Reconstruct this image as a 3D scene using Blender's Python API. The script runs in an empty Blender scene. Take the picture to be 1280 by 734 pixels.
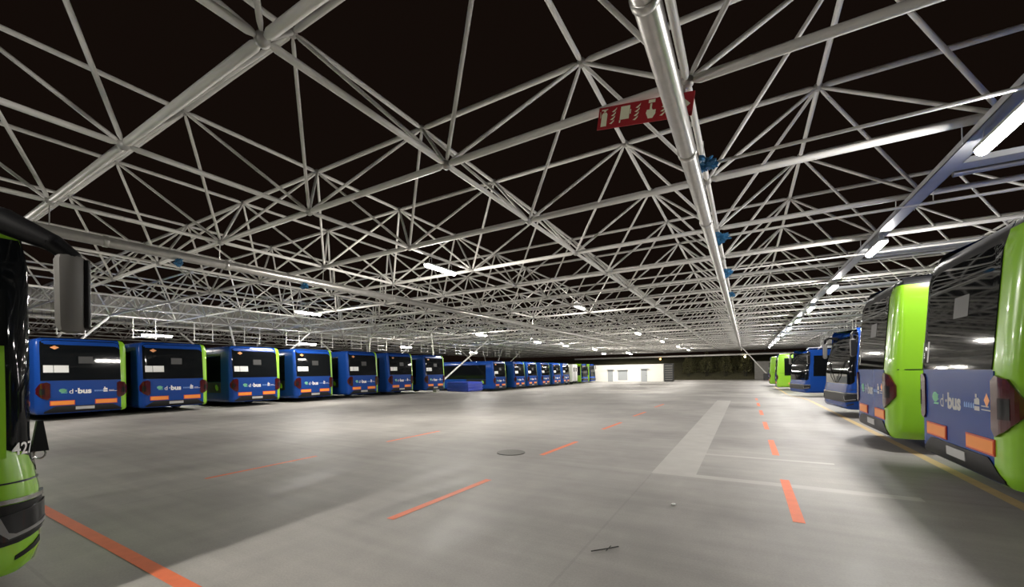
import bpy, bmesh, math, random
from mathutils import Vector, Matrix, noise
random.seed(7)
PI = math.pi
SC = bpy.context.scene
COL = SC.collection

# ------------------------------------------------------------------ camera, world, exposure
F_PX, YAW, PITCH, ROLL = 506.467, math.radians(30.008), math.radians(0.2866), math.radians(-0.8746)
EYE = 1.55
def cam_axes():
    cy, sy, cp, sp, cr, sr = math.cos(YAW), math.sin(YAW), math.cos(PITCH), math.sin(PITCH), math.cos(ROLL), math.sin(ROLL)
    fwd, right, up = Vector((-sy, cy, 0)), Vector((cy, sy, 0)), Vector((0, 0, 1))
    f2 = fwd * cp + up * sp; u2 = up * cp - fwd * sp
    return right * cr + u2 * sr, u2 * cr - right * sr, f2
r_, u_, f_ = cam_axes()
cam = bpy.data.cameras.new('camera'); camo = bpy.data.objects.new('camera', cam); COL.objects.link(camo)
cam.sensor_fit = 'HORIZONTAL'; cam.sensor_width = 36; cam.lens = F_PX / 1280 * 36; cam.shift_y = 96 / 1280
cam.clip_start = 0.05; cam.clip_end = 600
m3 = Matrix((r_, u_, -f_)).transposed().to_4x4(); m3.translation = Vector((0, 0, EYE)); camo.matrix_world = m3
SC.camera = camo

SC.view_settings.view_transform = 'Standard'; SC.view_settings.look = 'None'
SC.view_settings.gamma = 1; SC.view_settings.use_curve_mapping = False
SC.view_settings.exposure = 0.0
try:
    SC.cycles.use_denoising = True; SC.cycles.max_bounces = 6; SC.cycles.diffuse_bounces = 3
    SC.cycles.glossy_bounces = 3; SC.cycles.sample_clamp_indirect = 6.0
except Exception: pass
wd = bpy.data.worlds.new('night_sky'); SC.world = wd; wd.use_nodes = True
wd.node_tree.nodes['Background'].inputs[0].default_value = (0.0062, 0.0036, 0.0026, 1)
wd.node_tree.nodes['Background'].inputs[1].default_value = 1.0

LAMP_E = 560.0                    # emission strength of every luminaire's diffuser
LAMP_WARM = (1.0, 0.95, 0.87, 1); LAMP_COOL = (1.0, 0.965, 0.92, 1)

# ------------------------------------------------------------------ materials
def mat(name, col, rough=.5, metal=0., spec=.5, coat=0., emit=None, es=0., var=0., vscale=6., bump=0.):
    m = bpy.data.materials.new(name); m.use_nodes = True; nt = m.node_tree; b = nt.nodes['Principled BSDF']
    c = (*col, 1)
    b.inputs['Base Color'].default_value = c; b.inputs['Roughness'].default_value = rough
    b.inputs['Metallic'].default_value = metal; b.inputs['Specular IOR Level'].default_value = spec
    b.inputs['Coat Weight'].default_value = coat; b.inputs['Coat Roughness'].default_value = .04
    if emit: b.inputs['Emission Color'].default_value = emit; b.inputs['Emission Strength'].default_value = es
    if var or bump:
        tc = nt.nodes.new('ShaderNodeTexCoord'); n = nt.nodes.new('ShaderNodeTexNoise')
        n.inputs['Scale'].default_value = vscale; n.inputs['Detail'].default_value = 6
        nt.links.new(tc.outputs['Object'], n.inputs['Vector'])
        if var:
            r = nt.nodes.new('ShaderNodeMix'); r.data_type = 'RGBA'
            r.inputs[6].default_value = (*[x * (1 - var) for x in col], 1); r.inputs[7].default_value = (*[min(1, x * (1 + var)) for x in col], 1)
            nt.links.new(n.outputs['Fac'], r.inputs[0]); nt.links.new(r.outputs[2], b.inputs['Base Color'])
        if bump:
            bp = nt.nodes.new('ShaderNodeBump'); bp.inputs['Strength'].default_value = bump; bp.inputs['Distance'].default_value = .02
            nt.links.new(n.outputs['Fac'], bp.inputs['Height']); nt.links.new(bp.outputs[0], b.inputs['Normal'])
    return m
M = {}
M['frame'] = mat('white_painted_steel', (.72, .705, .67), .46, 0, .38, var=.12, vscale=2.5)
M['joint'] = mat('steel_joint', (.42, .41, .39), .45, .3)
M['galv'] = mat('galvanised_pipe', (.46, .45, .43), .34, .75, .5, var=.22, vscale=7)
M['tray'] = mat('galvanised_tray', (.50, .51, .53), .4, .55, var=.15, vscale=4)
M['blue'] = mat('bus_blue_paint', (.008, .047, .240), .26, 0, .22, coat=.0)
M['green'] = mat('bus_green_paint', (.235, .50, .022), .26, 0, .5, coat=.6)
M['glass'] = mat('dark_bus_glass', (.005, .006, .007), .04, 0, .17)
M['black'] = mat('black_plastic', (.007, .007, .008), .42, 0, .3)
M['rubber'] = mat('tyre_rubber', (.014, .014, .014), .75)
M['hub'] = mat('wheel_hub_grey', (.16, .16, .17), .4, .6)
M['tail'] = mat('dark_red_lens', (.055, .004, .006), .12, 0, .6, coat=.5)
M['lens'] = mat('clear_lamp_lens', (.012, .013, .015), .08, .0, .5)
M['orange_plate'] = mat('orange_reflector', (.85, .27, .03), .38)
M['red_edge'] = mat('red_reflector_edge', (.55, .05, .02), .38)
M['white'] = mat('white_vinyl', (.75, .75, .74), .4)
M['paleglyph'] = mat('pale_green_vinyl', (.16, .50, .30), .4)
M['faintblue'] = mat('pale_blue_vinyl', (.14, .28, .62), .4)
M['plate'] = mat('number_plate', (.42, .42, .42), .4)  # number plates; also white markings dimmed for weak light on the right rears
M['silver'] = mat('silver_trim', (.40, .40, .38), .25, .9)
M['diamond'] = mat('orange_diamond_vinyl', (.80, .33, .12), .4)
M['greymirror'] = mat('grey_mirror_shell', (.15, .145, .135), .5, var=.1)
M['red_sign'] = mat('red_sign', (.36, .016, .022), .5, 0, .3)
M['cream'] = mat('cream_pictogram', (.88, .88, .66), .5)
M['rag'] = mat('blue_plastic_sheet', (.03, .16, .33), .35, 0, .5, var=.4, vscale=14)
M['pale_wall'] = mat('pale_rendered_wall', (.80, .78, .72), .7, var=.06, vscale=1.2)
M['door'] = mat('grey_steel_door', (.34, .36, .37), .5)
M['fascia'] = mat('pale_ribbed_cladding', (.42, .40, .36), .6, var=.1, vscale=1)
M['dark_metal'] = mat('dark_steel', (.05, .05, .05), .5, .3)
M['leaf'] = mat('dark_leaves', (.10, .095, .04), .7, var=.5, vscale=3)
M['earth'] = mat('dark_bank', (.075, .07, .036), .9, var=.5, vscale=2)
M['concrete_wall'] = mat('grey_block_wall', (.28, .27, .25), .8, var=.25, vscale=3)
M['orange_paint'] = mat('orange_floor_paint', (.80, .185, .075), .6, var=.14, vscale=9)
M['yellow_paint'] = mat('worn_yellow_floor_paint', (.56, .42, .21), .6, var=.2, vscale=5)
M['worn'] = mat('bleached_concrete', (.42, .405, .38), .55, var=.16, vscale=3)
M['bar'] = mat('grey_light_bar', (.22, .22, .22), .3)
M['box_blue'] = mat('blue_steel', (.022, .05, .40), .4, 0, .5, var=.12)
M['dirt'] = mat('dark_scrap', (.03, .028, .026), .8)
M['gully'] = mat('iron_cover', (.13, .125, .115), .5, .4, bump=.4, vscale=30)
M['lampbody'] = mat('lamp_housing', (.55, .55, .54), .4, .2)
M['lit_w'] = mat('lit_diffuser_warm', (.9, .9, .85), .4, emit=LAMP_WARM, es=LAMP_E)
M['lit_c'] = mat('lit_diffuser_cool', (.9, .9, .9), .4, emit=LAMP_COOL, es=LAMP_E * .75)
M['lit_side'] = mat('lit_diffuser_small', (.9, .9, .8), .4, emit=(1, .9, .6, 1), es=25)

def floor_material():
    m = bpy.data.materials.new('worn_concrete_floor'); m.use_nodes = True; nt = m.node_tree; N = nt.nodes.new; L = nt.links.new
    b = nt.nodes['Principled BSDF']; tc = N('ShaderNodeTexCoord')
    mp = N('ShaderNodeMapping'); mp.inputs['Scale'].default_value = (1, .28, 1); L(tc.outputs['Object'], mp.inputs[0])
    n1 = N('ShaderNodeTexNoise'); n1.inputs['Scale'].default_value = .22; n1.inputs['Detail'].default_value = 5; n1.inputs['Roughness'].default_value = .62; L(tc.outputs['Object'], n1.inputs[0])
    n2 = N('ShaderNodeTexNoise'); n2.inputs['Scale'].default_value = 1.6; n2.inputs['Detail'].default_value = 8; n2.inputs['Roughness'].default_value = .65; L(mp.outputs[0], n2.inputs[0])
    n3 = N('ShaderNodeTexNoise'); n3.inputs['Scale'].default_value = 60; n3.inputs['Detail'].default_value = 3; L(tc.outputs['Object'], n3.inputs[0])
    mp2 = N('ShaderNodeMapping'); mp2.inputs['Scale'].default_value = (.5, 7, 1); L(tc.outputs['Object'], mp2.inputs[0])
    n4 = N('ShaderNodeTexNoise'); n4.inputs['Scale'].default_value = .7; n4.inputs['Detail'].default_value = 4; L(mp2.outputs[0], n4.inputs[0])
    r1 = N('ShaderNodeValToRGB'); r1.color_ramp.elements[0].position = .34; r1.color_ramp.elements[0].color = (.225, .214, .202, 1)
    r1.color_ramp.elements[1].position = .66; r1.color_ramp.elements[1].color = (.40, .382, .358, 1); L(n1.outputs['Fac'], r1.inputs[0])
    def mul(a, fac, lo, hi):
        rr = N('ShaderNodeMapRange'); rr.inputs[1].default_value = .3; rr.inputs[2].default_value = .7; rr.inputs[3].default_value = lo; rr.inputs[4].default_value = hi
        L(fac, rr.inputs[0]); mx = N('ShaderNodeMix'); mx.data_type = 'RGBA'; mx.blend_type = 'MULTIPLY'; mx.inputs[0].default_value = 1
        L(a, mx.inputs[6]); cb = N('ShaderNodeCombineColor')
        for k in range(3): L(rr.outputs[0], cb.inputs[k])
        L(cb.outputs[0], mx.inputs[7]); return mx.outputs[2]
    c = mul(r1.outputs[0], n2.outputs['Fac'], .84, 1.14); c = mul(c, n3.outputs['Fac'], .93, 1.07); c = mul(c, n4.outputs['Fac'], .93, 1.07)
    # cast slabs, 7.2 m long and 3.6 m wide: a thin joint between them
    sp = N('ShaderNodeSeparateXYZ'); L(tc.outputs['Object'], sp.inputs[0])
    def joint(axis, off, pitch, wid):
        a = N('ShaderNodeMath'); a.operation = 'ADD'; a.inputs[1].default_value = off; L(sp.outputs[axis], a.inputs[0])
        d = N('ShaderNodeMath'); d.operation = 'PINGPONG'; d.inputs[1].default_value = pitch / 2; L(a.outputs[0], d.inputs[0])
        g = N('ShaderNodeMath'); g.operation = 'GREATER_THAN'; g.inputs[1].default_value = wid; L(d.outputs[0], g.inputs[0]); return g.outputs[0]
    jx = joint(0, 1.25, 5.4, .012); jy = joint(1, -.9, 5.6, .012)
    mn = N('ShaderNodeMath'); mn.operation = 'MINIMUM'; L(jx, mn.inputs[0]); L(jy, mn.inputs[1])
    mr = N('ShaderNodeMapRange'); mr.inputs[3].default_value = .90; mr.inputs[4].default_value = 1; L(mn.outputs[0], mr.inputs[0])
    mx = N('ShaderNodeMix'); mx.data_type = 'RGBA'; mx.blend_type = 'MULTIPLY'; mx.inputs[0].default_value = 1; L(c, mx.inputs[6])
    cb = N('ShaderNodeCombineColor')
    for k in range(3): L(mr.outputs[0], cb.inputs[k])
    L(cb.outputs[0], mx.inputs[7]); L(mx.outputs[2], b.inputs['Base Color'])
    rr = N('ShaderNodeMapRange'); rr.inputs[1].default_value = .3; rr.inputs[2].default_value = .7; rr.inputs[3].default_value = .46; rr.inputs[4].default_value = .72
    L(n2.outputs['Fac'], rr.inputs[0]); L(rr.outputs[0], b.inputs['Roughness']); b.inputs['Specular IOR Level'].default_value = .45
    bp = N('ShaderNodeBump'); bp.inputs['Strength'].default_value = .12; bp.inputs['Distance'].default_value = .01; L(n3.outputs['Fac'], bp.inputs['Height']); L(bp.outputs[0], b.inputs['Normal'])
    return m
M['floor'] = floor_material()

# ------------------------------------------------------------------ helpers
ORD = 'first second third fourth fifth sixth seventh eighth ninth tenth eleventh twelfth thirteenth fourteenth fifteenth sixteenth seventeenth eighteenth'.split()
def link(name, me, mats, parent=None, smooth=False):
    o = bpy.data.objects.new(name, me); COL.objects.link(o)
    for m in (mats if isinstance(mats, (list, tuple)) else [mats]): me.materials.append(m)
    if parent: o.parent = parent
    if smooth:
        for p in me.polygons: p.use_smooth = True
    return o
def obj(name, bm, mats, parent=None, smooth=False, recalc=True):
    if recalc: bmesh.ops.recalc_face_normals(bm, faces=bm.faces[:])
    me = bpy.data.meshes.new(name); bm.to_mesh(me); bm.free()
    o = link(name, me, mats, parent, smooth)
    if smooth:
        try: me.set_sharp_from_angle(angle=math.radians(40))
        except Exception: pass
    return o
def tag(o, label=None, cat=None, group=None, kind=None):
    if label: o['label'] = label
    if cat: o['category'] = cat
    if group: o['group'] = group
    if kind: o['kind'] = kind
    return o
def thing(name, label, cat, loc=(0, 0, 0), rz=0, group=None):
    o = bpy.data.objects.new(name, None); COL.objects.link(o); o.location = loc; o.rotation_euler = (0, 0, rz); o.empty_display_size = .2
    return tag(o, label, cat, group)
def dup(root, loc, rz=None, label=None, group=None):
    r = root.copy(); COL.objects.link(r); r.location = loc
    if rz is not None: r.rotation_euler = (0, 0, rz)
    if label: r['label'] = label
    if group: r['group'] = group
    for ch in list(root.children):
        c = ch.copy(); COL.objects.link(c); c.parent = r
        for g in list(ch.children):
            d = g.copy(); COL.objects.link(d); d.parent = c
    return r
def box(bm, x0, x1, y0, y1, z0, z1, bev=0., mi=0):
    r = bmesh.ops.create_cube(bm, size=1)
    vs = r['verts']
    for v in vs: v.co = Vector((x0 + (v.co.x + .5) * (x1 - x0), y0 + (v.co.y + .5) * (y1 - y0), z0 + (v.co.z + .5) * (z1 - z0)))
    fs = set(f for v in vs for f in v.link_faces)
    for f in fs: f.material_index = mi
    if bev:
        es = set(e for v in vs for e in v.link_edges)
        bmesh.ops.bevel(bm, geom=list(es), offset=bev, segments=2, affect='EDGES', profile=.5)
def tube_verts(a, b, rings, n=8):
    """rings: list of (t in metres from a (>=0) or from b (<0), radius)"""
    a, b = Vector(a), Vector(b); d = (b - a); L = d.length; d.normalize()
    s = d.orthogonal().normalized(); t = d.cross(s)
    V = []
    for (k, r) in rings:
        c = a + d * (k if k >= 0 else L + k)
        for q in range(n):
            an = 2 * PI * q / n; V.append(c + s * (r * math.cos(an)) + t * (r * math.sin(an)))
    return V
def tube_geo(V, Fc, a, b, rings, n=8):
    o = len(V); V.extend(tube_verts(a, b, rings, n)); R = len(rings)
    for k in range(R - 1):
        for q in range(n):
            q2 = (q + 1) % n; Fc.append((o + k * n + q, o + k * n + q2, o + (k + 1) * n + q2, o + (k + 1) * n + q))
    Fc.append(tuple(o + q for q in reversed(range(n)))); Fc.append(tuple(o + (R - 1) * n + q for q in range(n)))
def geo(name, V, Fc, mats, parent=None, smooth=True):
    me = bpy.data.meshes.new(name); me.from_pydata([tuple(v) for v in V], [], Fc); me.update()
    o = link(name, me, mats, parent, smooth)
    if smooth:
        try: me.set_sharp_from_angle(angle=math.radians(50))
        except Exception: pass
    return o
def rod(V, Fc, a, b, r, n=8): tube_geo(V, Fc, a, b, [(0, r), (-1e-9, r)], n)
def polytube(V, Fc, pts, r, n=8):
    for a, b in zip(pts[:-1], pts[1:]): rod(V, Fc, a, b, r, n)
    for p in pts[1:-1]: ball(V, Fc, p, r, n)
def ball(V, Fc, c, r, n=8, m=5):
    o = len(V); c = Vector(c)
    V.append(c + Vector((0, 0, r)))
    for k in range(1, m):
        for q in range(n):
            V.append(c + Vector((r * math.sin(PI * k / m) * math.cos(2 * PI * q / n), r * math.sin(PI * k / m) * math.sin(2 * PI * q / n), r * math.cos(PI * k / m))))
    V.append(c - Vector((0, 0, r))); e = len(V) - 1
    for q in range(n):
        q2 = (q + 1) % n; Fc.append((o, o + 1 + q, o + 1 + q2)); Fc.append((e, o + 1 + (m - 2) * n + q2, o + 1 + (m - 2) * n + q))
        for k in range(m - 2): Fc.append((o + 1 + k * n + q, o + 1 + (k + 1) * n + q, o + 1 + (k + 1) * n + q2, o + 1 + k * n + q2))
def drop(Y):
    t = min(1, max(0, (Y - 23) / 13)); return -.38 * t * t * (3 - 2 * t)
def text_mesh(s, size, bold=0.):
    cu = bpy.data.curves.new('lettering', 'FONT'); cu.body = s; cu.size = size; cu.align_x = 'LEFT'; cu.offset = bold; cu.resolution_u = 3
    o = bpy.data.objects.new('lettering', cu); COL.objects.link(o)
    dg = bpy.context.evaluated_depsgraph_get(); me = bpy.data.meshes.new_from_object(o.evaluated_get(dg))
    vs = [v.co.copy() for v in me.vertices]; fs = [tuple(p.vertices) for p in me.polygons]
    bpy.data.objects.remove(o); bpy.data.curves.remove(cu); bpy.data.meshes.remove(me)
    return vs, fs

# ------------------------------------------------------------------ ground
xs = [-70 + 2 * k for k in range(61)]; ys = [-16 + 2 * k for k in range(69)]
V = [(x, y, drop(y)) for y in ys for x in xs]; nx = len(xs)
Fc = [(j * nx + i, j * nx + i + 1, (j + 1) * nx + i + 1, (j + 1) * nx + i) for j in range(len(ys) - 1) for i in range(nx - 1)]
tag(geo('floor', V, Fc, M['floor'], smooth=True), 'worn pale grey concrete yard floor under the canopy', 'floor', kind='structure')

def strip(name, label, x0, x1, y0, y1, m, z=.003, sk=0.):
    n = max(1, int(abs(y1 - y0) / 1.5)); V = []; Fc = []
    for k in range(n + 1):
        y = y0 + (y1 - y0) * k / n; zz = drop(y) + z
        V += [(x0 + sk * k / n, y, zz), (x1 + sk * k / n, y, zz)]
    for k in range(n): Fc.append((2 * k, 2 * k + 1, 2 * k + 3, 2 * k + 2))
    o = geo(name, V, Fc, m, smooth=False); tag(o, label, 'floor marking', kind='structure'); return o
for k, (a, b) in enumerate([(1.3, 3.12), (4.94, 6.75), (8.58, 10.37), (12.15, 13.8), (15.82, 17.6), (19.5, 21.3), (23.1, 24.9)]):
    strip('floor_marking', 'orange lane dash, %s from the front in the row beside the right buses' % ORD[k], .385, .49, a, b, M['orange_paint'])
for k, (a, b) in enumerate([(3.09, 4.91), (6.8, 8.43), (10.5, 12.1), (13.9, 15.5), (17.6, 19.3)]):
    strip('floor_marking', 'faded orange lane dash, %s from the front in the centre row' % ORD[k], -3.37, -3.27, a, b, M['orange_paint'], sk=.07)
for k, (a, b) in enumerate([(3.0, 4.85), (6.6, 8.45)]):
    strip('floor_marking', 'worn orange dash on the left lane, %s from the front' % ORD[k], -7.2, -7.12, a, b, M['orange_paint'], z=.001)
strip('floor_marking', 'solid orange bay line running to the green bus at the left edge', -14, -2.0, 1.335, 1.44, M['orange_paint'])
strip('floor_marking', 'worn yellow stop line under the rears of the right buses', 2.52, 2.66, 2, 52, M['yellow_paint'], z=.002)
strip('floor_marking', 'broad bleached band of removed paint along the middle of the floor', -1.26, -.66, 6.45, 22.5, M['worn'], z=.0015)
strip('floor_marking', 'bleached cross band joining the broad band and the right lane', -1.26, 1.75, 6.34, 6.52, M['worn'], z=.001)
strip('floor_marking', 'thin bleached cross band behind the second orange dash', -.66, 1.2, 8.13, 8.24, M['worn'], z=.001)
bm = bmesh.new(); bmesh.ops.create_cone(bm, cap_ends=True, segments=28, radius1=.27, radius2=.27, depth=.010)
o = obj('drain_cover', bm, M['gully']); o.location = (-3.95, 6.75, .006); tag(o, 'round dark iron drain cover set in the floor beside the centre dashes', 'drain cover')
V, Fc = [], []; polytube(V, Fc, [(-1.17, 3.33, .012), (-1.08, 3.42, .014), (-.99, 3.53, .012)], .005, 6); polytube(V, Fc, [(-1.06, 3.40, .013), (-1.05, 3.50, .016)], .004, 6)
tag(geo('twig', V, Fc, M['dirt']), 'thin dark forked twig lying on the open floor', 'twig')
bm = bmesh.new(); bmesh.ops.create_icosphere(bm, subdivisions=1, radius=.03)
for v in bm.verts: v.co *= 1 + .4 * noise.noise(v.co * 60); v.co.z *= .5
o = obj('paper_scrap', bm, M['white']); o.location = (-.74, 4.93, .014); tag(o, 'tiny crumpled white paper scrap on the open floor', 'litter')

# ------------------------------------------------------------------ space frame canopy
X0, Y0, GA, GB = -.608, 5.727, 4.0018, 3.1958
ZL, ZU = EYE + 3.75, EYE + 3.75 * 1.56
I0, I1, J0, J1 = -5, 13, -3, 27
def low(i, j): return Vector((X0 - GA * i, Y0 + GB * j, ZL))
def upp(i, j): return Vector((X0 - GA * (i + .5), Y0 + GB * (j + .5), ZU))
members = {'bottom_chord_tube': [], 'top_chord_tube': [], 'diagonal_brace': []}
for i in range(I0, I1 + 1):
    for j in range(J0, J1 + 1):
        if i < I1: members['bottom_chord_tube'].append((low(i, j), low(i + 1, j), .060))
        if j < J1: members['bottom_chord_tube'].append((low(i, j), low(i, j + 1), .048))
for i in range(I0 - 1, I1 + 1):
    for j in range(J0 - 1, J1 + 1):
        if i < I1: members['top_chord_tube'].append((upp(i, j), upp(i + 1, j), .055))
        if j < J1: members['top_chord_tube'].append((upp(i, j), upp(i, j + 1), .048))
        for di in (0, 1):
            for dj in (0, 1):
                if I0 <= i + di <= I1 and J0 <= j + dj <= J1: members['diagonal_brace'].append((upp(i, j), low(i + di, j + dj), .035))
eye = Vector((0, 0, EYE))
def score(p, size):
    d = p - eye; z = d.dot(f_)
    if z < .3: return 1e6 - z
    px, py = 640 + F_PX * d.dot(r_) / z, 463 - F_PX * d.dot(u_) / z
    out = max(0, -px, px - 1280, -py, py - 734)
    return z / size + out * .05
canopy = thing('space_frame_canopy', 'white tubular steel space frame roof spanning over the whole bus yard', 'roof frame', (X0, Y0, ZL))
off = Vector((X0, Y0, ZL))
for nm, ms in members.items():
    ms.sort(key=lambda t: score((t[0] + t[1]) / 2, t[2]))
    VV, FF = [], []
    for k, (a, b, r) in enumerate(ms):
        rings = [(.07, r * .5), (.08, r * .55), (.155, r * .97), (.175, r), (-.175, r), (-.155, r * .97), (-.08, r * .55), (-.07, r * .5)]
        n = 10 if k < 100 else 8 if k < 500 else 6
        if k < 98:
            v, f = [], []; tube_geo(v, f, a - off, b - off, rings, n); geo(nm, v, f, M['frame'], canopy)
        else: tube_geo(VV, FF, a - off, b - off, rings, n)
    tag(geo(nm, VV, FF, M['frame'], canopy), kind='stuff')
nodes = [low(i, j) for i in range(I0, I1 + 1) for j in range(J0, J1 + 1)] + [upp(i, j) for i in range(I0 - 1, I1 + 1) for j in range(J0 - 1, J1 + 1)]
nodes.sort(key=lambda p: score(p, 1)); VV, FF = [], []
for k, p in enumerate(nodes):
    if k < 98:
        v, f = [], []; ball(v, f, p - off, .088, 12, 8); geo('ball_joint', v, f, M['joint'], canopy)
    else: ball(VV, FF, p - off, .09, 6, 4)
tag(geo('ball_joint', VV, FF, M['joint'], canopy), kind='stuff')

# pale fascia along the far left edge, ribbed
V, Fc = [], []
xf = X0 - GA * 9.5 - .25; yy = -8.
n = 0
while yy < 96:
    for dx, dy in ((0, 0), (0, .18), (.05, .22), (.05, .32), (0, .36)):
        V += [(xf + dx, yy + dy, ZL + .12), (xf + dx, yy + dy, ZU + .1)]; n += 1
    yy += .40
for k in range(n - 1): Fc.append((2 * k, 2 * k + 2, 2 * k + 3, 2 * k + 1))
o = geo('wall_left', V, Fc, M['fascia'], smooth=False); sol = o.modifiers.new('thickness', 'SOLIDIFY'); sol.thickness = .04
tag(o, 'pale ribbed cladding band along the left edge of the canopy', 'cladding', kind='structure')

# fan columns of the left row: four struts spread from one foot to four lower joints
def column(label, foot, tops):
    t = thing('support_column', label, 'column', foot); bm = bmesh.new(); box(bm, -.22, .22, -.22, .22, 0, .55, .03); obj('foot_block', bm, M['concrete_wall'], t)
    for p in tops:
        v, f = [], []; e = Vector(p) - Vector(foot); tube_geo(v, f, Vector((0, 0, .5)), e, [(0, .05), (.25, .075), (-.25, .075), (-.08, .045)], 10); geo('strut', v, f, M['frame'], t)
column('white splayed column standing behind the first and second left buses', (-36.9, 5.7, 0), [low(8, -1), low(10, -1), low(8, 1), low(10, 1)])
column('white splayed column standing behind the third and fourth left buses', (-36.9, 18.5, 0), [low(8, 3), low(10, 3), low(8, 5), low(10, 5)])
column('white splayed column standing behind the seventh left bus', (-36.9, 31.3, drop(31)), [low(8, 7), low(10, 7), low(8, 9), low(10, 9)])
column('white two-armed column with a long slanted strut past the blue ribbed container', (-25.5, 29.7, drop(30)), [low(6, 7), low(6, 10)])
column('white splayed column standing behind the white van far down the left row', (-36.9, 56.9, drop(60)), [low(8, 15), low(10, 15), low(8, 17), low(10, 17)])
t = thing('support_column', 'slanted steel strut at the far end of the right pipe', 'column', (3.0, 79.5, drop(79)))
bm = bmesh.new(); box(bm, -.5, .5, -.4, .4, 0, 1.1, .05); obj('foot_block', bm, M['dark_metal'], t)
for q in (low(0, 23),):
    v, f = [], []; tube_geo(v, f, Vector((0, 0, 1.0)), q - Vector((3.0, 79.5, drop(79))), [(0, .09), (-.2, .09), (-.08, .05)], 10); geo('strut', v, f, M['frame'], t)

# two big gutter pipes under the column lines
def gutter(label, x, z, y0, y1, r, coll, down):
    t = thing('gutter_pipe', label, 'pipe', (x, y0, z))
    v, f = [], []; rod(v, f, (0, 0, 0), (0, y1 - y0, 0), r, 20); geo('pipe_run', v, f, M['galv'], t)
    for k, y in enumerate(coll):
        v, f = [], []; tube_geo(v, f, (0, y - y0 - .05, 0), (0, y - y0 + .05, 0), [(0, r + .004), (.01, r + .014), (-.01, r + .014), (-.0001, r + .004)], 20); geo('collar', v, f, M['galv'], t)
    j = J0
    while Y0 + GB * j < y1:
        y = Y0 + GB * j
        if y > y0 + .2:
            v, f = [], []; polytube(v, f, [(.02, y - y0, r), (.06, y - y0, ZL - z)], .012, 6); geo('hanger', v, f, M['galv'], t)
        j += 1
    return t
gutter('thick galvanised gutter pipe running overhead down the right lane', -.69, EYE + 3.17, -3, 78, .118, [3.55, 6.4, 9.6, 15.9, 22.3, 28.7], None)
gutter('thick galvanised gutter pipe running overhead in front of the left buses', X0 - GA * 3 - .1, EYE + 3.15, -8, 78, .118, [2.2, 3.4, 5.9, 12.2, 18.6], None)

# cable tray with the right lamps, and cross trays towards the bays
TX, TZ = 3.10, EYE + 3.47
t = thing('cable_tray', 'long galvanised cable tray overhead along the right buses', 'cable tray', (TX, -6, TZ))
bm = bmesh.new(); Lt = 94
box(bm, -.13, .13, 0, Lt, -.05, -.04); box(bm, -.13, -.12, 0, Lt, -.05, .06); box(bm, .12, .13, 0, Lt, -.05, .06); obj('tray_channel', bm, M['tray'], t)
for k in range(3):
    v, f = [], []; rod(v, f, (-.07 + .07 * k, .1, -.02), (-.07 + .07 * k, Lt - .1, -.02), .018, 6); geo('cable', v, f, M['dark_metal'], t)
j = J0
while Y0 + GB * j < 86:
    y = Y0 + GB * j + 6
    if y > 0:
        v, f = [], []; polytube(v, f, [(-.15, y, -.05), (-.15, y, .26), (.15, y, .26), (.15, y, -.05)], .009, 5); geo('hanger', v, f, M['tray'], t)
    j += 1
for k in range(7):
    yc = 10.1 + 6.39 * k
    t = thing('cross_tray', 'grey cable tray branching off over the right bays, %s from the front' % ORD[k], 'cable tray', (TX + .16, yc, TZ + .06), group='cross trays over the right bays')
    if k == 0:
        bm = bmesh.new(); box(bm, 0, 15, -.16, .16, -.05, -.04); box(bm, 0, 15, -.16, -.15, -.05, .05); box(bm, 0, 15, .15, .16, -.05, .05); oc = obj('tray_channel', bm, M['tray'], t)
        v, f = [], []; rod(v, f, (.1, .45, 0), (15, .45, 0), .055, 10); op = geo('conduit', v, f, M['galv'], t)
    else:
        for src in (oc, op):
            c = src.copy(); COL.objects.link(c); c.parent = t

# hanging charging frames over the bays: two rods and a cross bar each
def hang_mesh():
    v, f = [], []
    for yo in (-.55, .55): rod(v, f, (0, yo, -1.25), (0, yo, 0), .028, 6)
    rod(v, f, (0, -.62, -.75), (0, .62, -.75), .022, 6); rod(v, f, (0, -.62, -1.15), (0, .62, -1.15), .022, 6)
    return v, f
hm = None
for side, X, names in (('left', X0 - GA * 8, 18), ('right', X0 + GA * 2, 14)):
    for k in range(names):
        y = (4.1 if side == 'left' else 15.3) + GB * k
        lab = 'white hanging rod frame above the %s buses, %s from the front' % (side, ORD[k])
        if hm is None:
            v, f = hang_mesh(); o = geo('hanging_frame', v, f, M['frame']); hm = o
        else: o = hm.copy(); COL.objects.link(o)
        o.location = (X, y, ZL - .05); tag(o, lab, 'hanging frame', 'hanging frames over the %s buses' % side)

for k, (y, z) in enumerate([(7.45, 3.40), (11.75, 3.42), (15.95, 3.42), (20.45, 3.42), (24.6, 3.42), (29.0, 3.42)]):
    v, f = [], []; rod(v, f, (-.62, y, EYE + z), (17, y, EYE + z), .027, 8)
    for q in range(5): rod(v, f, (X0 + GA * q + .05, y, EYE + z), (X0 + GA * q + .05, y, ZL + .05), .008, 5)
    tag(geo('conduit_pipe', v, f, M['frame']), 'thin conduit pipe crossing from the right gutter over the bays, %s past the red sign' % ORD[k], 'pipe', 'thin conduits over the right lane')
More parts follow.
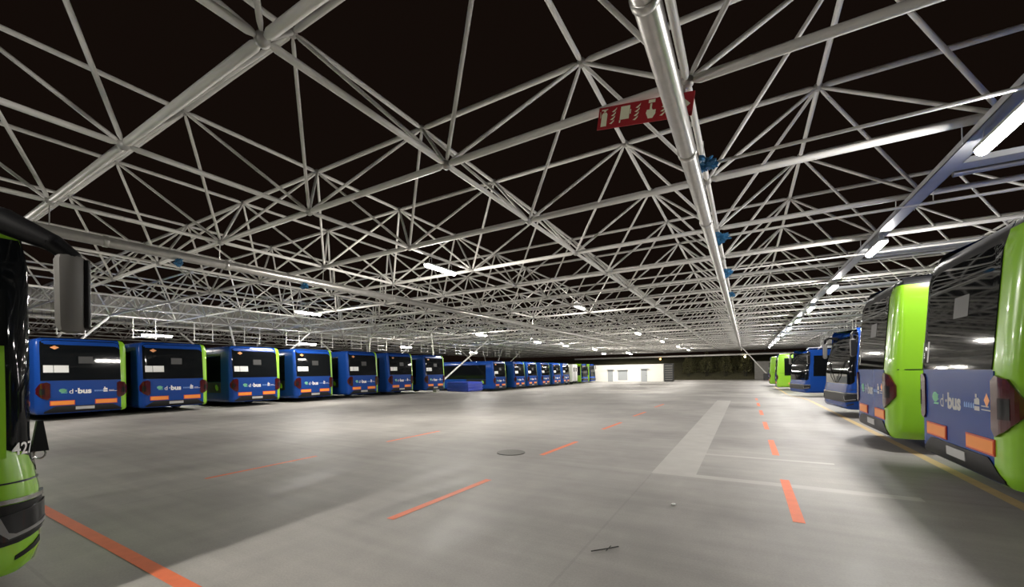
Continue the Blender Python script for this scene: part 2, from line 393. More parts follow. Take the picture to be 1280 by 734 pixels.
# ------------------------------------------------------------------ luminaires (they light the yard)
LL = 1.45
def lamp_proto(lit):
    t = thing('strip_light', 'x', 'lamp')
    bm = bmesh.new(); box(bm, -.095, .095, -LL / 2, LL / 2, -.03, .03, .012); obj('housing', bm, M['lampbody'], t)
    bm = bmesh.new(); n = 8; rows = []
    for y in (-LL / 2 + .03, LL / 2 - .03):
        rows.append([bm.verts.new((  .085 * math.cos(PI + PI * q / n), y, -.03 + .085 * math.sin(PI + PI * q / n))) for q in range(n + 1)])
    for q in range(n): bm.faces.new((rows[0][q], rows[0][q + 1], rows[1][q + 1], rows[1][q]))
    bm.faces.new(rows[0]); bm.faces.new(rows[1][::-1]); obj('diffuser', bm, lit, t, smooth=False)
    v, f = [], []
    for yo in (-.5, .5): polytube(v, f, [(-.05, yo, .03), (-.05, yo, .2), (.05, yo, .2), (.05, yo, .03)], .007, 5)
    geo('bracket', v, f, M['tray'], t)
    return t
pr = None
def lamp(x, y, z, label, group, lit='w'):
    global pr
    if pr is None: pr = {}
    if lit not in pr:
        o = pr[lit] = lamp_proto(M['lit_' + lit]); o.location = (x, y, z); o['label'] = label; o['group'] = group
    else: o = dup(pr[lit], (x, y, z), None, label, group)
    return o
for k in range(2, 13):
    y = 8.05 + 6.39 * (k - 2)
    lab = 'lit strip lamp under the right cable tray, %s from the front' % ORD[k - 2]
    lamp(TX, y, EYE + 3.24, lab, 'strip lamps over the right buses', 'c')
for k, y in enumerate([-3.0, 10.35, 23.1, 38.3, 51.0, 64, 76]):
    lab = 'lit strip lamp on the frame over the middle of the yard, %s from the front' % ORD[k - 1] if k else 'lit strip lamp over the yard behind the viewpoint'
    lamp(X0 - GA * (2 if k else 1), y, ZL - .30 if k != 2 else ZL + .12, lab, 'strip lamps over the middle of the yard')
for k, y in enumerate([1.2, 13.6, 30.3, 41.6, 50, 62, 85]):
    lamp(X0 - GA * 5, y, ZL - .30, 'lit strip lamp over the rears of the left buses, %s from the front' % ORD[k], 'strip lamps over the left buses')
for k, (x, y, z) in enumerate([(-30.2, 10.3, 4.1), (-30.2, 19.8, 4.1), (-30.2, 30.6, 4.35), (-30.2, 42.5, 4.2), (-20.6, 66.5, 4.5), (-16.6, 66.5, 4.5)]):
    o = lamp(x, y, z, 'lit strip lamp at the back of the left bays, %s from the front' % ORD[k] if k < 4 else 'lit strip lamp before the white building, ' + ('left' if k == 4 else 'right') + ' of the pair', 'strip lamps behind the left buses' if k < 4 else 'lamps before the white building')
    v, f = [], []
    for yo in (-.5, .5): rod(v, f, (0, yo, .2), (0, yo, ZL - z + .08), .012, 6)
    rod(v, f, (-.9, -.5, ZL - z + .075), (1.7, -.5, ZL - z + .075), .03, 6); rod(v, f, (-.9, .5, ZL - z + .075), (1.7, .5, ZL - z + .075), .03, 6); geo('hanging_rod', v, f, M['tray'], o)

# ------------------------------------------------------------------ fire point sign and blue sheets
def sign():
    t = thing('fire_sign', 'long red fire equipment sign with cream symbols hanging crooked below a roof tube', 'sign', (-1.14, 5.60, EYE + 3.47))
    ang = math.atan2(-.19, 1.22); W, H = 1.25, .30
    pl = bmesh.new(); box(pl, -W / 2, W / 2, -.006, .006, -H / 2, H / 2); a = obj('sign_board', pl, M['red_sign'], t); a.rotation_euler = (0, ang, 0); a.rotation_euler = (0, -ang, 0)
    ic = bmesh.new()
    def poly(pts, d=.010):
        vs = [ic.verts.new((x, -.006 - d * .3, z)) for x, z in pts]; f = ic.faces.new(vs)
        r = bmesh.ops.extrude_face_region(ic, geom=[f])
        for g in r['geom']:
            if isinstance(g, bmesh.types.BMVert): g.co.y -= .002
    def flames(cx):
        for q in range(4):
            z = -.085 + .052 * q; x = cx + .006 * q
            poly([(x - .032, z - .005), (x + .0, z - .012), (x + .03, z + .02), (x + .034, z + .045), (x + .014, z + .026), (x - .006, z + .012)])
    # extinguisher
    poly([(-.575, -.115), (-.495, -.115), (-.495, .045), (-.51, .07), (-.56, .07), (-.575, .045)]); poly([(-.55, .078), (-.52, .078), (-.52, .098), (-.55, .098)])
    poly([(-.515, .098), (-.49, .115), (-.58, .115), (-.585, .10)]); poly([(-.585, .02), (-.595, .09), (-.60, .09), (-.593, .0)])
    flames(-.42)
    # hose cabinet
    poly([(-.31, -.06), (-.185, -.06), (-.185, .115), (-.31, .115)]); poly([(-.315, -.10), (-.30, -.10), (-.295, -.065), (-.315, -.065)]); poly([(-.18, .0), (-.165, .0), (-.165, .06), (-.18, .06)])
    flames(-.095)
    # call point pressed by a hand
    poly([(.04, -.03), (.075, -.105), (.135, -.105), (.165, -.05), (.165, .0), (.125, .0), (.11, .03), (.11, .085), (.085, .085), (.085, .01), (.05, .01)])
    poly([(.06, .095), (.145, .095), (.145, .135), (.06, .135)])
    flames(.255)
    poly([(.47, -.105), (.59, .0), (.47, .105)]); poly([(.37, -.05), (.468, -.05), (.468, .05), (.37, .05)])
    s = obj('pictograms', ic, M['cream'], t); s.rotation_euler = (0, -ang, 0)
    v, f = [], []
    for x in (-.5, .5): polytube(v, f, [(x, .004, -x * .155 + .13), (x, .10, .28)], .008, 6)
    geo('hanging_wire', v, f, M['galv'], t)
sign()
def rag(label, loc, s, seed):
    bm = bmesh.new(); bmesh.ops.create_icosphere(bm, subdivisions=4, radius=1)
    for v in bm.verts:
        d = v.co.normalized(); n1 = noise.noise(d * 1.6 + Vector((seed, 0, 0))); n2 = noise.noise(d * 4.5 + Vector((0, seed, 3))); n3 = noise.noise(d * 11 + Vector((seed, 5, 0)))
        v.co = d * (.75 + .75 * n1 + .45 * n2 + .18 * n3); v.co.z -= .15
        v.co = Vector((v.co.x * s * 1.15, v.co.y * s * .8, v.co.z * s * .85))
    o = obj('plastic_sheet', bm, M['rag'], smooth=True, recalc=False); o.location = loc; tag(o, label, 'plastic sheet', 'blue sheets tied to the pipes')
rag('crumpled blue plastic sheet tied to the right gutter pipe just past the red sign', (-.53, 7.3, EYE + 3.36), .16, 1.3)
rag('blue plastic sheet knotted on the right gutter pipe, second past the red sign', (-.54, 11.6, EYE + 3.36), .17, 4.1)
rag('blue plastic sheet knotted on the right gutter pipe, third past the red sign', (-.55, 15.8, EYE + 3.34), .17, 7.7)
rag('blue plastic sheet knotted on the right gutter pipe, fourth past the red sign', (-.55, 20.3, EYE + 3.3), .17, 9.2)
rag('dark blue plastic sheet under the left gutter pipe, nearer of the two', (-12.7, 4.78, EYE + 3.0), .13, 2.2)
rag('dark blue plastic sheet under the left gutter pipe, farther of the two', (-12.7, 8.25, EYE + 3.0), .13, 5.9)

# ------------------------------------------------------------------ buses
class Body:
    """plan outline with rounded corners, swept up through z; u runs rear centre > left flank > front > right flank"""
    def __init__(s, L=12.0, W=2.55, H=3.13, r=.22, rf=.35, tum=0.):
        s.L, s.W, s.H, s.r, s.rfk, s.tum = L, W, H, r, rf, tum
        s.segs = []; c = PI * r / 2; a = W / 2 - r; b = L - 2 * r
        s.per = 2 * (2 * a + b) + 4 * c; s.a, s.b, s.c = a, b, c
    def base(s, u):
        u %= s.per; a, b, c, r, L, W = s.a, s.b, s.c, s.r, s.L, s.W
        h = u if u <= s.per / 2 else s.per - u; sg = 1 if u <= s.per / 2 else -1
        if h <= a: p = (-L / 2, h, -1, 0)
        elif h <= a + c: t = (h - a) / r; p = (-L / 2 + r - r * math.cos(t), a + r * math.sin(t), -math.cos(t), math.sin(t))
        elif h <= a + c + b: p = (-L / 2 + r + (h - a - c), W / 2, 0, 1)
        elif h <= a + 2 * c + b: t = (h - a - c - b) / r; p = (L / 2 - r + r * math.sin(t), a + r * math.cos(t), math.sin(t), math.cos(t))
        else: p = (L / 2, s.per / 2 - h, 1, 0)
        return p[0], sg * p[1], p[2], sg * p[3]
    def inset(s, z):
        H = s.H; tab = [(.26, .07), (.31, .02), (.40, 0), (H - .36, 0), (H - .17, .035), (H - .07, .10), (H - .02, .20), (H, .36)]
        if z <= tab[0][0]: return tab[0][1]
        for (z0, i0), (z1, i1) in zip(tab[:-1], tab[1:]):
            if z <= z1: return i0 + (i1 - i0) * (z - z0) / (z1 - z0)
        return tab[-1][1]
    def P(s, u, z, off=0.):
        x, y, nx_, ny_ = s.base(u); tt = max(0, min(1, (z - .82) / .22)); k = off - s.inset(z) - s.tum * tt * tt * (3 - 2 * tt); x += nx_ * k; y += ny_ * k
        x += max(0, -nx_) * .12 * max(0, z - 1.5) / 1.5
        t = max(0, z - 1.15) / 1.9; x -= max(0, nx_) * s.rfk * t * t
        tt = max(0, min(1, (1.05 - z) / .3)); x += max(0, nx_) * .07 * tt * tt * (3 - 2 * tt)
        return Vector((x, y, z))
    def us(s, gs=.9):
        a, b, c = s.a, s.b, s.c; h = [a * k / 4 for k in range(5)] + [a + c * k / 6 for k in range(1, 7)] + [a + c + b * k / 12 for k in range(1, 13)] + [a + c + b + c * k / 6 for k in range(1, 7)] + [a + 2 * c + b + a * k / 4 for k in range(1, 4)] + [s.per / 2]
        h = sorted(h + [gs]); return h + [s.per - x for x in reversed(h[1:-1])]
    def shell(s, matfn, mats, parent, extra=(), gs=.9):
        zs = sorted(set([.26, .31, .40, .55, .8, 1.1, 1.3, 1.5, 1.9, 2.4, s.H - .36, s.H - .26, s.H - .17, s.H - .11, s.H - .07, s.H - .02, s.H] + list(extra)))
        us = s.us(gs); n = len(us); bm = bmesh.new()
        rows = [[bm.verts.new(s.P(u, z)) for u in us] for z in zs]
        for k in range(len(zs) - 1):
            for q in range(n):
                q2 = (q + 1) % n; f = bm.faces.new((rows[k][q], rows[k][q2], rows[k + 1][q2], rows[k + 1][q]))
                um = us[q] + (us[q2] - us[q] if q2 else s.per - us[q]) / 2; f.material_index = matfn(um if um < s.per / 2 else um - s.per, (zs[k] + zs[k + 1]) / 2)
        bm.faces.new(rows[0][::-1]).material_index = 2; bm.faces.new(rows[-1])
        return obj('body_shell', bm, mats, parent, smooth=True)
    def patch(s, name, u0, u1, lo, hi, m, parent, off=.008, nu=None, nv=3, smooth=True, deep=.02):
        lo_ = lo if callable(lo) else (lambda t: lo); hi_ = hi if callable(hi) else (lambda t: hi)
        nu = nu or max(2, int(abs(u1 - u0) / .06)); nu = min(nu, 60); bm = bmesh.new(); g = []
        for k in range(nu + 1):
            t = k / nu; u = u0 + (u1 - u0) * t; a, b = lo_(t), hi_(t); g.append([(u, a + (b - a) * q / nv) for q in range(nv + 1)])
        top = [[bm.verts.new(s.P(u, z, off)) for u, z in col] for col in g]
        for k in range(nu):
            for q in range(nv): bm.faces.new((top[k][q], top[k + 1][q], top[k + 1][q + 1], top[k][q + 1]))
        ring = [(k, 0) for k in range(nu + 1)] + [(nu, q) for q in range(1, nv + 1)] + [(k, nv) for k in range(nu - 1, -1, -1)] + [(0, q) for q in range(nv - 1, 0, -1)]
        rv = [bm.verts.new(s.P(*g[k][q], off - deep)) for k, q in ring]
        for e in range(len(ring)):
            e2 = (e + 1) % len(ring); A, B = top[ring[e][0]][ring[e][1]], top[ring[e2][0]][ring[e2][1]]
            bm.faces.new((A, B, rv[e2], rv[e]))
        return obj(name, bm, m, parent, smooth=smooth)
    def glyphs(s, items, name, m, parent, off=.016):
        """items: (text, u of the left end, z of the base line, size, bold)"""
        V, Fc = [], []
        for tx, u, z, size, bold in items:
            vs, fs = text_mesh(tx, size, bold); o = len(V)
            V += [s.P(u - v.x, z + v.y, off) for v in vs]; Fc += [tuple(o + k for k in f) for f in fs]
        return geo(name, V, Fc, m, parent, smooth=False)
    def flat(s, name, polys, m, parent, off=.015):
        V, Fc = [], []
        for pl in polys:
            o = len(V); V += [s.P(u, z, off) for u, z in pl]; Fc.append(tuple(range(o, o + len(pl))))
        return geo(name, V, Fc, m, parent, smooth=False)
def lin(pts): 
    def f(t):
        for (a, x), (b, y) in zip(pts[:-1], pts[1:]):
            if t <= b: return x + (y - x) * (t - a) / max(1e-9, b - a)
        return pts[-1][1]
    return f
def rnd(z0, z1, e, n, top=True):
    """edge height that rounds off towards both ends"""
    def f(t):
        d = min(t, 1 - t) / e
        if d >= 1: return z1
        return z0 + (z1 - z0) * math.sqrt(max(0, 1 - (1 - d) ** n))
    return f

def bus(name, label, loc, rz, L=12.0, H=3.13, livery='blue', group=None, rear=True, front=True, low_mark=False, rf=.35, fleet=None, wide=0., side0=1.6):
    B = Body(L=L, H=H, rf=rf, tum=.05 if fleet else 0.); t = thing(name, label, 'bus', loc, rz, group); a, b, c, W = B.a, B.b, B.c, B.W
    half = B.per / 2; fl0, fl1 = a + c, a + c + b           # left flank runs fl0..fl1, right flank -fl0..-fl1
    gs = 1.05 - wide
    def mf(u, z):
        if livery == 'green': return 1
        if low_mark and z > H - .18: return 2
        if -fl1 < u < -gs: return 1
        if low_mark and z > H - .5 and abs(u) < a + c + 1: return 2
        if z < .42: return 0
        return 0
    B.shell(mf, [M['blue'], M['green'], M['black']], t, gs=gs)
    pc = M['green'] if livery == 'green' else M['blue']
    wh = M['glass']
    # ---- rear
    if rear:
        ur, ul = -gs, W / 2 - .12
        win = B.patch('rear_window', ur, ul, 1.50, lambda q: H - (.045 if low_mark else .10) - .09 * max(0, 1 - min(q, 1 - q) / .08) ** 2, wh, t, .010, nv=6)
        cov = B.patch('engine_cover', -.94, .94, .80, 1.485, M['blue'], t, .012, nv=3)
        B.patch('rear_bumper', -1.08, 1.08, .29, lin([(0, .34), (.13, .535), (.87, .535), (1, .34)]), M['black'], t, .012, nv=3)
        for sg in (1, -1):
            tl = B.patch('tail_light', *((.92, 1.27) if sg > 0 else (-.92, -1.27)), lin([(0, .86), (.2, .78), (.62, .86), (1, 1.02)]), lin([(0, 1.38), (.25, 1.44), (.68, 1.40), (1, 1.20)]), M['tail'], t, .03, nu=12, nv=4, smooth=False, deep=.06)
            B.patch('lamp_lens', *((1.06, 1.18) if sg > 0 else (-1.06, -1.18)), .98, 1.20, M['lens'], tl, .034, nu=4, nv=2, deep=.02)
            u0 = .26 if sg > 0 else -.97; wd_ = .66 if sg > 0 else .62
            pl = B.patch('reflector_plate', sg * .28, sg * .93, .565, .745, M['red_edge'], t, .012, nu=6, nv=1, smooth=False)
            B.patch('plate_face', sg * .30, sg * .91, .585, .725, M['orange_plate'], pl, .016, nu=6, nv=1, smooth=False)
        npb = B.patch('number_plate', -.26, .26, .385, .495, M['plate'], t, .02, nu=2, nv=1, smooth=False)
        B.glyphs([('d', .44, 1.00, .25, 0), ('·', .28, 1.00, .26, .005), ('bus', .205, 1.00, .275, .012)], 'lettering', M['plate'] if low_mark else M['white'], cov, .0145)  # right rears: weak light painted in by greying the white letters
        k = []
        for q in range(3): k.append([(.66, 1.02 + .055 * q), (.50 + .02 * q, 1.02 + .055 * q), (.47, 1.045 + .055 * q), (.63, 1.045 + .055 * q)])
        k.append([(.60 + .1 * math.cos(2 * PI * q / 14), 1.12 + .07 * math.sin(2 * PI * q / 14)) for q in range(14)])
        B.flat('emblem', k, M['paleglyph'], cov, .0145)
        B.flat('faint_script', [[(-.26 - .055 * q, 1.05), (-.30 - .055 * q, 1.05), (-.29 - .055 * q, 1.12), (-.26 - .055 * q, 1.10)] for q in range(5)], M['faintblue'], cov, .0145)
        k = [[(-.52, 1.03), (-.64, 1.03), (-.64, 1.08), (-.52, 1.08)], [(-.52, 1.10), (-.64, 1.10), (-.64, 1.16), (-.61, 1.18), (-.52, 1.16)], [(-.54, 1.175), (-.58, 1.175), (-.58, 1.22), (-.54, 1.22)]]
        for q in range(2): k.append([(-.68, 1.045 + .04 * q), (-.94 + .1 * q, 1.045 + .04 * q), (-.94 + .1 * q, 1.058 + .04 * q), (-.68, 1.058 + .04 * q)])
        B.flat('town_mark', k, M['plate'] if low_mark else M['white'], cov, .0145)  # white mark greyed on the right rears to stand for dim light
        if low_mark: B.flat('window_notice', [[(1.12, 1.60), (.86, 1.60), (.86, 1.90), (1.12, 1.90)]], M['plate'], win, .0125)  # white notice painted grey here, imitating the weaker light
        else: B.flat('window_notice', [[(1.08, 1.80), (.83, 1.80), (.83, 2.07), (1.08, 2.07)], [(.815, 1.80), (.43, 1.80), (.43, 2.07), (.815, 2.07)]], M['white'], win, .0125)
        B.flat('rear_display', [[(.16, 2.15), (-.24, 2.15), (-.24, 2.42), (.16, 2.42)]], M['dark_metal'], win, .0122)
        if low_mark: B.flat('diamond_mark', [[(-.80, 1.24), (-.86, 1.16), (-.80, 1.08), (-.74, 1.16)]], M['diamond'], cov, .0145)
        else: B.flat('diamond_mark', [[(.90, 2.74), (.78, 2.665), (.66, 2.74), (.78, 2.815)]], M['diamond'], win, .0125)
    # ---- flanks
    wl = fl1 - .15 if L > 9 else fl1 + .10
    zs_ = 1.28
    B.patch('side_window', fl0 + .75, wl, zs_, H - .40, wh, t, .008, nu=20, nv=2)
    B.patch('side_window', -(fl0 + side0), -wl, zs_, H - .40, wh, t, .008, nu=20, nv=2)
    lp = B.patch('side_panel', fl0 + .75, fl0 + 3.2, .72, zs_ - .02, M['black'], t, .008, nu=6, nv=2)
    B.flat('leaf_mark', [[(fl0 + 1.15 + .16 * math.cos(2 * PI * q / 12), .98 + .15 * math.sin(2 * PI * q / 12) + .05 * math.cos(2 * PI * q / 12)) for q in range(12)]], M['green'], lp, .011)
    if rear: B.flat('warning_sticker', [[(-(fl0 + .62), .50), (-(fl0 + .72), .50), (-(fl0 + .72), .66), (-(fl0 + .62), .66)]], M['diamond'], t, .004)
    B.patch('seam', -(fl0 + .0) + .12, -(fl0 + 1.55), 1.485, 1.50, M['black'], t, .004, nu=14, nv=1)
    axles = (-L / 2 + 3.2, L / 2 - 2.75)
    for sg in (1, -1):
        for ax in axles:
            uc = (fl0 + ax + L / 2 - B.r) * sg
            B.patch('wheel_arch', uc - .62, uc + .62, .27, lambda q: .30 + .82 * math.sqrt(max(0, 1 - (2 * q - 1) ** 2)), M['black'], t, .006, nu=16, nv=2)
            bm = bmesh.new(); n = 24
            prof = [(.20, .0), (.24, .03), (.40, .035), (.475, .02), (.485, -.04), (.485, -.24), (.2, -.26)]
            rings = [[bm.verts.new((rr * math.cos(2 * PI * q / n), y, rr * math.sin(2 * PI * q / n))) for q in range(n)] for rr, y in prof]
            for k in range(len(prof) - 1):
                for q in range(n): bm.faces.new((rings[k][q], rings[k][(q + 1) % n], rings[k + 1][(q + 1) % n], rings[k + 1][q]))
            bm.faces.new(rings[-1])
            w = obj('wheel', bm, M['rubber'], t, smooth=True); w.location = (ax, sg * (W / 2 - .0), .485); w.rotation_euler = (0, 0, 0 if sg > 0 else PI)
            bm = bmesh.new(); r2 = [[bm.verts.new((rr * math.cos(2 * PI * q / 16), y, rr * math.sin(2 * PI * q / 16))) for q in range(16)] for rr, y in ((.24, .025), (.20, -.02), (.10, .01), (.07, .05))]
            for k in range(3):
                for q in range(16): bm.faces.new((r2[k][q], r2[k][(q + 1) % 16], r2[k + 1][(q + 1) % 16], r2[k + 1][q]))
            bm.faces.new(r2[-1]); obj('hub', bm, M['hub'], w, smooth=True)
    # ---- front
    if front:
        zb = 1.02
        win_u = half - (a + c * (1.12 if livery == 'green' else .7))
        ws = B.patch('windscreen', win_u, B.per - win_u, (lambda q: .89 + .19 * min(1, min(q, 1 - q) * (B.per - 2 * win_u) / .3)) if livery == 'green' else (lambda q: zb + .10 * max(0, 1 - min(q, 1 - q) / .05) ** 2), H - .20, wh, t, .012, nu=44, nv=8)
        if livery == 'green':
            for sg in (1, -1): B.patch('pillar_strip', half - sg * (a - .14), half - sg * (a + .055), 1.0, 1.78, M['green'], t, .02, nu=4, nv=8)
        if fleet: B.glyphs([(fleet, half - a - .085, 1.04, .115, .002)], 'fleet_number', M['white'], ws, .022)
        band = B.patch('lamp_band', half - (a + c * .95), half + (a + c * .95), lambda q: .47 + .06 * max(0, 1 - min(q, 1 - q) / .1), .73, M['black'], t, .014, nu=44, nv=2)
        B.patch('silver_trim', half - (a + c * .95), half + (a + c * .95), .74, .768, M['silver'], t, .02, nu=44, nv=1)
        for sg in (1, -1):
            hl = B.patch('headlight', half - sg * (a - .06), half - sg * (a + c * .85), lin([(0, .56), (.2, .50), (1, .55)]), lin([(0, .66), (1, .71)]), M['lens'], t, .024, nu=10, nv=3)
            B.patch('light_bar', half - sg * (a - .03), half - sg * (a + c * .80), lin([(0, .60), (.2, .515), (1, .565)]), lin([(0, .66), (.10, .66), (.22, .535), (1, .588)]), M['bar'], hl, .028, nu=10, nv=1)
            B.patch('fog_slot', half - sg * (a + c * .2), half - sg * (a + c * .7), lin([(0, .36), (1, .42)]), lin([(0, .39), (1, .46)]), M['black'], t, .006, nu=8, nv=1)
        B.patch('front_crease', half - (a + c * .9), half + (a + c * .9), .862, .872, M['black'], t, .003, nu=40, nv=1)
        B.flat('display_panel', [[(half + .75, H - .50), (half - .75, H - .50), (half - .75, H - .30), (half + .75, H - .30)]], M['black'], ws, .016)
        for sg in (1, -1):
            v, f = [], []; polytube(v, f, [B.P(half + sg * .1, 1.06, .03), B.P(half + sg * .35, 1.25, .05), B.P(half + sg * .8, 1.75, .03)], .012, 6); geo('wiper', v, f, M['black'], ws)
            xf_ = L / 2
            if fleet: pts = [Vector((xf_ - .12, sg * .88, 2.66)), Vector((xf_ + .10, sg * 1.08, 2.58)), Vector((xf_ + .26, sg * 1.26, 2.46)), Vector((xf_ + .28, sg * 1.345, 2.38))]; rr = (.10, .085, .06, .05)
            else:
                e = B.P(half - sg * (a + .02), H - .22, .0); pts = [e, e + Vector((.22, sg * .10, .05)), e + Vector((.30, sg * .24, -.02)), e + Vector((.30, sg * .30, -.16))]; rr = (.05, .045, .04, .035)
            for q, (p0, p1) in enumerate(zip(pts[:-1], pts[1:])): tube_geo(v, f, p0, p1, [(0, rr[q]), (-1e-9, rr[q + 1])], 12); ball(v, f, p1, rr[q + 1], 12, 7)
            arm = geo('mirror_arm', v, f, M['black'], t)
            bm = bmesh.new(); box(bm, -.06, .06, -.075, .075, -.27, .27, .05)
            for vv in bm.verts:
                if vv.co.z < 0: vv.co.y += sg * .10 * vv.co.z * vv.co.z; vv.co.x *= .9
            mh = obj('mirror_head', bm, M['greymirror'], arm, smooth=True); mh.location = pts[-1] + Vector((0, sg * -.01, -.25))
            bm = bmesh.new(); box(bm, -.07, .07, .01, .045, -.24, .24, .015); mr_ = obj('mirror_rim', bm, M['black'], arm); mr_.location = mh.location + Vector((-.01, .045 if sg > 0 else -.095, 0))
            if fleet:
                bm = bmesh.new(); vs = [bm.verts.new(p) for p in ((-.02, -.015, .13), (.02, -.015, .13), (.02, .015, .13), (-.02, .015, .13), (-.03, -.045, -.09), (.03, -.045, -.09), (.03, .04, -.09), (-.03, .04, -.09))]
                for q in ((0, 1, 2, 3), (7, 6, 5, 4), (0, 4, 5, 1), (1, 5, 6, 2), (2, 6, 7, 3), (3, 7, 4, 0)): bm.faces.new([vs[k] for k in q])
                lm = obj('corner_bracket', bm, M['black'], t); lm.location = (xf_ - .22, sg * 1.285, 1.12)
                v2, f2 = [], []; polytube(v2, f2, [Vector((0, .028 * math.cos(q * PI / 6), -.11 + .035 * math.sin(q * PI / 6))) for q in range(13)], .006, 6); geo('ring', v2, f2, M['silver'], lm)
            v, f = [], []
    return t

D = 22.3
cot = [.236, .3705, .5295, .6755, .8385, .991, 1.16]
jit = [.8, 0, -.4, .3, -.3, .2, .5]
lb = []
base_label = 'dark blue city bus with its rear to the yard, %s'
where = ['nearest of the left row', 'second along the left row from the near end', 'third along the left row from the near end', 'fourth along the left row from the near end', 'fifth along the left row from the near end', 'sixth along the left row from the near end', 'last before the low blue container']
for k, ct in enumerate(cot):
    loc = (-D - 6, D * ct, drop(D * ct)); rz = PI + math.radians(jit[k])
    lab = 'blue city bus showing its rear, ' + where[k]
    if k == 0: b0 = bus('city_bus', lab, loc, rz, group='left row of buses')
    else: dup(b0, loc, rz, lab, 'left row of buses')
where2 = ['first past the low blue container', 'second past the low blue container', 'third past the low blue container', 'fourth past the low blue container', 'fifth past the low blue container', 'last in the left row before the white van']
for k, Y in enumerate([35.7, 39.9, 43.1, 46.7, 50.3, 53.5]):
    dup(b0, (-22 - 6, Y, drop(Y)), PI + math.radians([0, .3, -.3, .2, 0, -.2][k]), 'blue city bus in the left row, ' + where2[k], 'left row of buses')

# right side: two buses backed against the lane, two smaller ones nose out, green ones beyond
r1 = bus('city_bus', 'blue bus rear with a green flank, nearest of the right row', (2.3 + 6, 7.27, 0), 0, H=3.16, group='right row of buses', low_mark=True, wide=.15)
dup(r1, (2.22 + 6, 10.9, 0), 0, 'blue bus rear with a green flank, second of the right row', 'right row of buses')
bus('small_bus', 'small blue bus standing nose out behind the second right bus', (2.55 + 4.2, 17.35, 0), PI + math.radians(6), L=8.4, H=2.76, livery='blue', group='right row of buses', rear=False, rf=.6)
r4 = bus('small_bus', 'small blue bus with a white roof rail showing its long side on the right', (2.75 + 4.2, 33.0, drop(31)), PI + math.radians(15), L=8.4, H=2.95, livery='blue', group='right row of buses', rear=False, rf=.5)
v, f = [], []
for y in (-.85, .85): polytube(v, f, [(-3, y, 2.93), (-3, y, 3.12), (3.2, y, 3.12), (3.4, y, 2.93)], .03, 6)
rod(v, f, (0, -.85, 3.12), (0, .85, 3.12), .025, 6); geo('roof_rail', v, f, M['frame'], r4)
g5 = bus('city_bus', 'green city bus far down the right row with its green side to the lane', (2.35 + 6, 44.0, drop(44)), 0, H=3.2, group='right row of buses', livery='greenrear', wide=.1, side0=.35)
dup(g5, (2.2 + 6, 53, drop(53)), 0, 'green city bus farthest down the right row', 'right row of buses')
# far left: nose-out buses beyond the van
n1 = bus('city_bus', 'green and blue bus standing nose out beside the white van', (-22.2 - 5.5, 61.8, drop(61)), 0, L=11, H=3.1, livery='greenrear', rear=False, group='nose-out buses')
dup(n1, (-22.2 - 5.5, 65.6, drop(65)), 0, 'green and blue bus standing nose out next to the white building', 'nose-out buses')
# the green bus at the left edge
fb = bus('city_bus', 'bright green bus at the left edge with only its front corner in view', (-4.25 - 6, -.45, 0), 0, L=12, H=2.74, livery='green', rear=False, fleet='427', rf=.30)

# ------------------------------------------------------------------ low blue container, white van, building, bank
t = thing('ribbed_container', 'low blue ribbed metal container between two left buses', 'container', (-23.0, 30.9, drop(30)))
bm = bmesh.new(); box(bm, -1.2, 1.2, -1.15, 1.15, .06, .86, .05); obj('box_body', bm, M['box_blue'], t, smooth=True)
for z in (.24, .50, .74):
    bm = bmesh.new(); box(bm, -1.25, 1.25, -1.20, 1.20, z - .045, z + .045, .02); obj('rib', bm, M['box_blue'], t)
bm = bmesh.new(); box(bm, -1.22, 1.22, -1.17, 1.17, .86, .93, .03); obj('lid', bm, M['box_blue'], t)
t = thing('white_van', 'tall white van backed in at the far end of the left row', 'van', (-22.3, 57.6, drop(57)))
bm = bmesh.new(); box(bm, -5.6, 0, -1.05, 1.05, .35, 3.0, .12); obj('van_body', bm, M['white'], t, smooth=True)
bm = bmesh.new(); box(bm, -.02, .02, -.02, .02, .5, 2.8); box(bm, -.01, .03, -.6, -.25, 1.9, 2.5); box(bm, -.01, .03, .25, .6, 1.9, 2.5); obj('rear_window', bm, M['glass'], t)
bm = bmesh.new(); box(bm, -.06, .06, -1.0, 1.0, .33, .48, .02); obj('rear_bumper', bm, M['black'], t)
for x in (-1.0, -4.6):
    for y in (-1.0, 1.0):
        v, f = [], []; tube_geo(v, f, (x, y - .12, .36), (x, y + .12, .36), [(0, .3), (.03, .36), (-.03, .36), (-.001, .3)], 18); geo('wheel', v, f, M['rubber'], t)

zb = drop(70)
t = thing('site_building', 'low flat white building with grey doors at the far end of the yard', 'building', (-17.3, 71, zb))
bm = bmesh.new(); box(bm, -7.2, 5.4, 0, 6, 0, 2.85); obj('building_walls', bm, M['pale_wall'], t)
bm = bmesh.new(); box(bm, -7.3, 5.5, -.08, 6.1, 2.85, 2.95); obj('roof_edge', bm, M['pale_wall'], t)
for x0, x1, hh in ((-4.0, -3.1, 2.05), (1.75, 2.75, 2.1)):
    bm = bmesh.new(); box(bm, x0, x1, -.05, .02, 0, hh); d = obj('door', bm, M['door'], t)
    bm = bmesh.new(); box(bm, x1 - .16, x1 - .08, -.1, -.05, 1.0, 1.06); obj('handle', bm, M['dark_metal'], d)
    bm = bmesh.new(); box(bm, x0 - .1, x1 + .25, -.5, 0, hh + .05, hh + .12); obj('door_canopy', bm, M['door'], t)
bm = bmesh.new(); box(bm, -2.2, -.55, -.05, .02, .25, 1.95); d = obj('roller_shutter', bm, M['door'], t)
bm = bmesh.new(); box(bm, -2.3, -.45, -.4, 0, 1.98, 2.1); obj('shutter_hood', bm, M['door'], t)

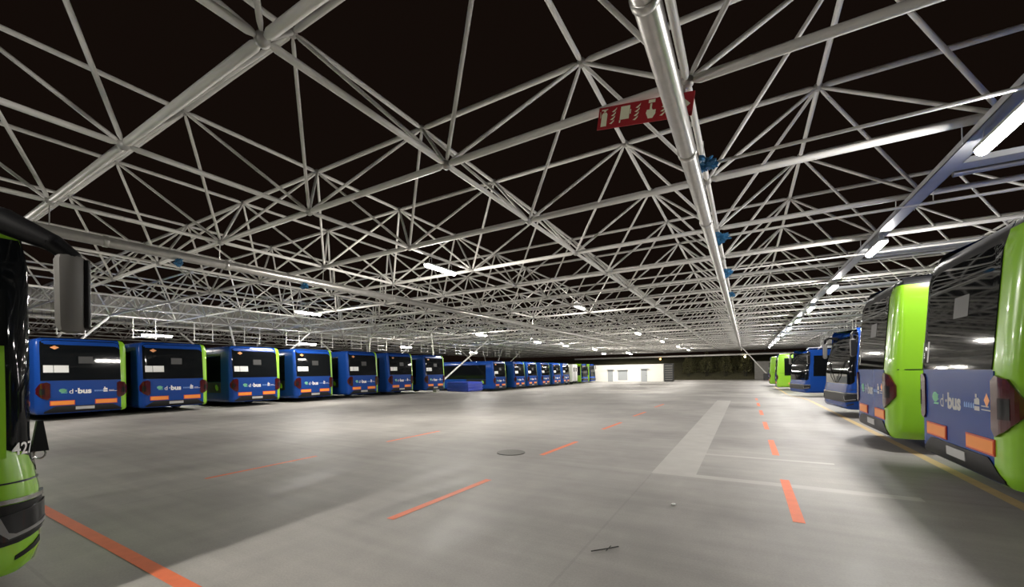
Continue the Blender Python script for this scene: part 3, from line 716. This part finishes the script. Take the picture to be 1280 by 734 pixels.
t = thing('steel_cabinet', 'dark grey slatted steel cabinet at the corner of the white building', 'cabinet', (-10.95, 71.5, zb))
bm = bmesh.new(); box(bm, -.85, .5, -.5, .8, 0, 3.0, .03); obj('cabinet_body', bm, M['dark_metal'], t)
for k in range(7):
    bm = bmesh.new(); box(bm, -.8, .45, -.54, -.49, .3 + .38 * k, .36 + .38 * k); obj('slat', bm, M['concrete_wall'], t)

# far end beam, bank and bushes, end wall
v, f = [], []; rod(v, f, (-32, 82.6, 4.12), (16, 82.6, 4.12), .15, 10)
tag(geo('end_beam', v, f, M['frame']), 'white tubular edge beam across the far end of the canopy', 'beam', kind='structure')
n = 44; V, Fc = [], []
for k in range(n + 1):
    x = -60 + 110 * k / n
    for q, (yy, zz) in enumerate(((83, 0), (85, 1.0), (88, 3.0), (92, 4.3), (97, 5.0))): V.append((x, yy + .6 * noise.noise(Vector((x * .3, q, 0))), zb + zz + (.35 * noise.noise(Vector((x * .4, q * 2.1, 4))) if q else 0)))
for k in range(n):
    for q in range(4): Fc.append((k * 5 + q, (k + 1) * 5 + q, (k + 1) * 5 + q + 1, k * 5 + q + 1))
tag(geo('hill_bank', V, Fc, M['earth']), 'dark grassy bank beyond the far end of the yard', 'bank', kind='structure')
def bush(label, x, y, h, w, seed):
    rnd_ = random.Random(seed); V, Fc = [], []
    for k in range(520):
        th, ph = rnd_.uniform(0, 2 * PI), math.acos(rnd_.uniform(-.3, 1)); rr = rnd_.uniform(.62, 1) * (1 + .25 * noise.noise(Vector((th, ph * 2, seed))))
        c = Vector((w * rr * math.sin(ph) * math.cos(th), .7 * w * rr * math.sin(ph) * math.sin(th), h * (.42 + .55 * rr * math.cos(ph)))); s = rnd_.uniform(.10, .22)
        a = Vector((rnd_.gauss(0, 1), rnd_.gauss(0, 1), rnd_.gauss(0, 1))).normalized(); b = a.orthogonal().normalized(); o = len(V)
        V += [c - a * s, c + b * s * .5, c + a * s, c - b * s * .5]; Fc.append((o, o + 1, o + 2, o + 3))
    t = thing('bush', label, 'bush', (x, y, zb), group='bushes on the far bank')
    geo('foliage', V, Fc, M['leaf'], t, smooth=False); tag(t.children[0], kind='stuff')
    V, Fc = [], []
    for k in range(5): rod(V, Fc, (.15 * math.cos(k * 1.3), .15 * math.sin(k * 1.3), 0), (w * .4 * math.cos(k * 1.3), w * .3 * math.sin(k * 1.3), h * .6), .03, 5)
    geo('stems', V, Fc, M['dirt'], t)
for k, x in enumerate([-9.6, -8.0, -6.4, -4.8, -3.2, -1.6, -.1]):
    bush('dark leafy bush at the far end, %s from the white building' % ORD[k], x, 84.2 + 1.5 * (k % 2), 4.7 + .5 * ((k * 37) % 5) / 4, 1.05, k)
bm = bmesh.new(); box(bm, 1.3, 14, 83.2, 83.6, zb, zb + 3.2); tag(obj('wall_back', bm, M['concrete_wall']), 'grey block wall at the far right end of the yard', 'wall', kind='structure')

def end_lamp(label, x, m):
    t = thing('bulkhead_lamp', label, 'lamp', (x, 82.6, 3.97)); v, f = [], []; rod(v, f, (0, 0, -.18), (0, 0, .02), .03, 8); geo('stem', v, f, M['dark_metal'], t)
    v, f = [], []; ball(v, f, (0, 0, -.30), .15, 12, 8); geo('globe', v, f, m, t)
end_lamp('small lit globe lamp hanging from the far end beam near the slanted strut', -.1, M['lit_side'])
M['lit_amber'] = mat('lit_globe_amber', (.9, .6, .2), .4, emit=(1, .55, .12, 1), es=12)
end_lamp('small amber globe lamp on the far end beam above the white building', -14.4, M['lit_amber'])
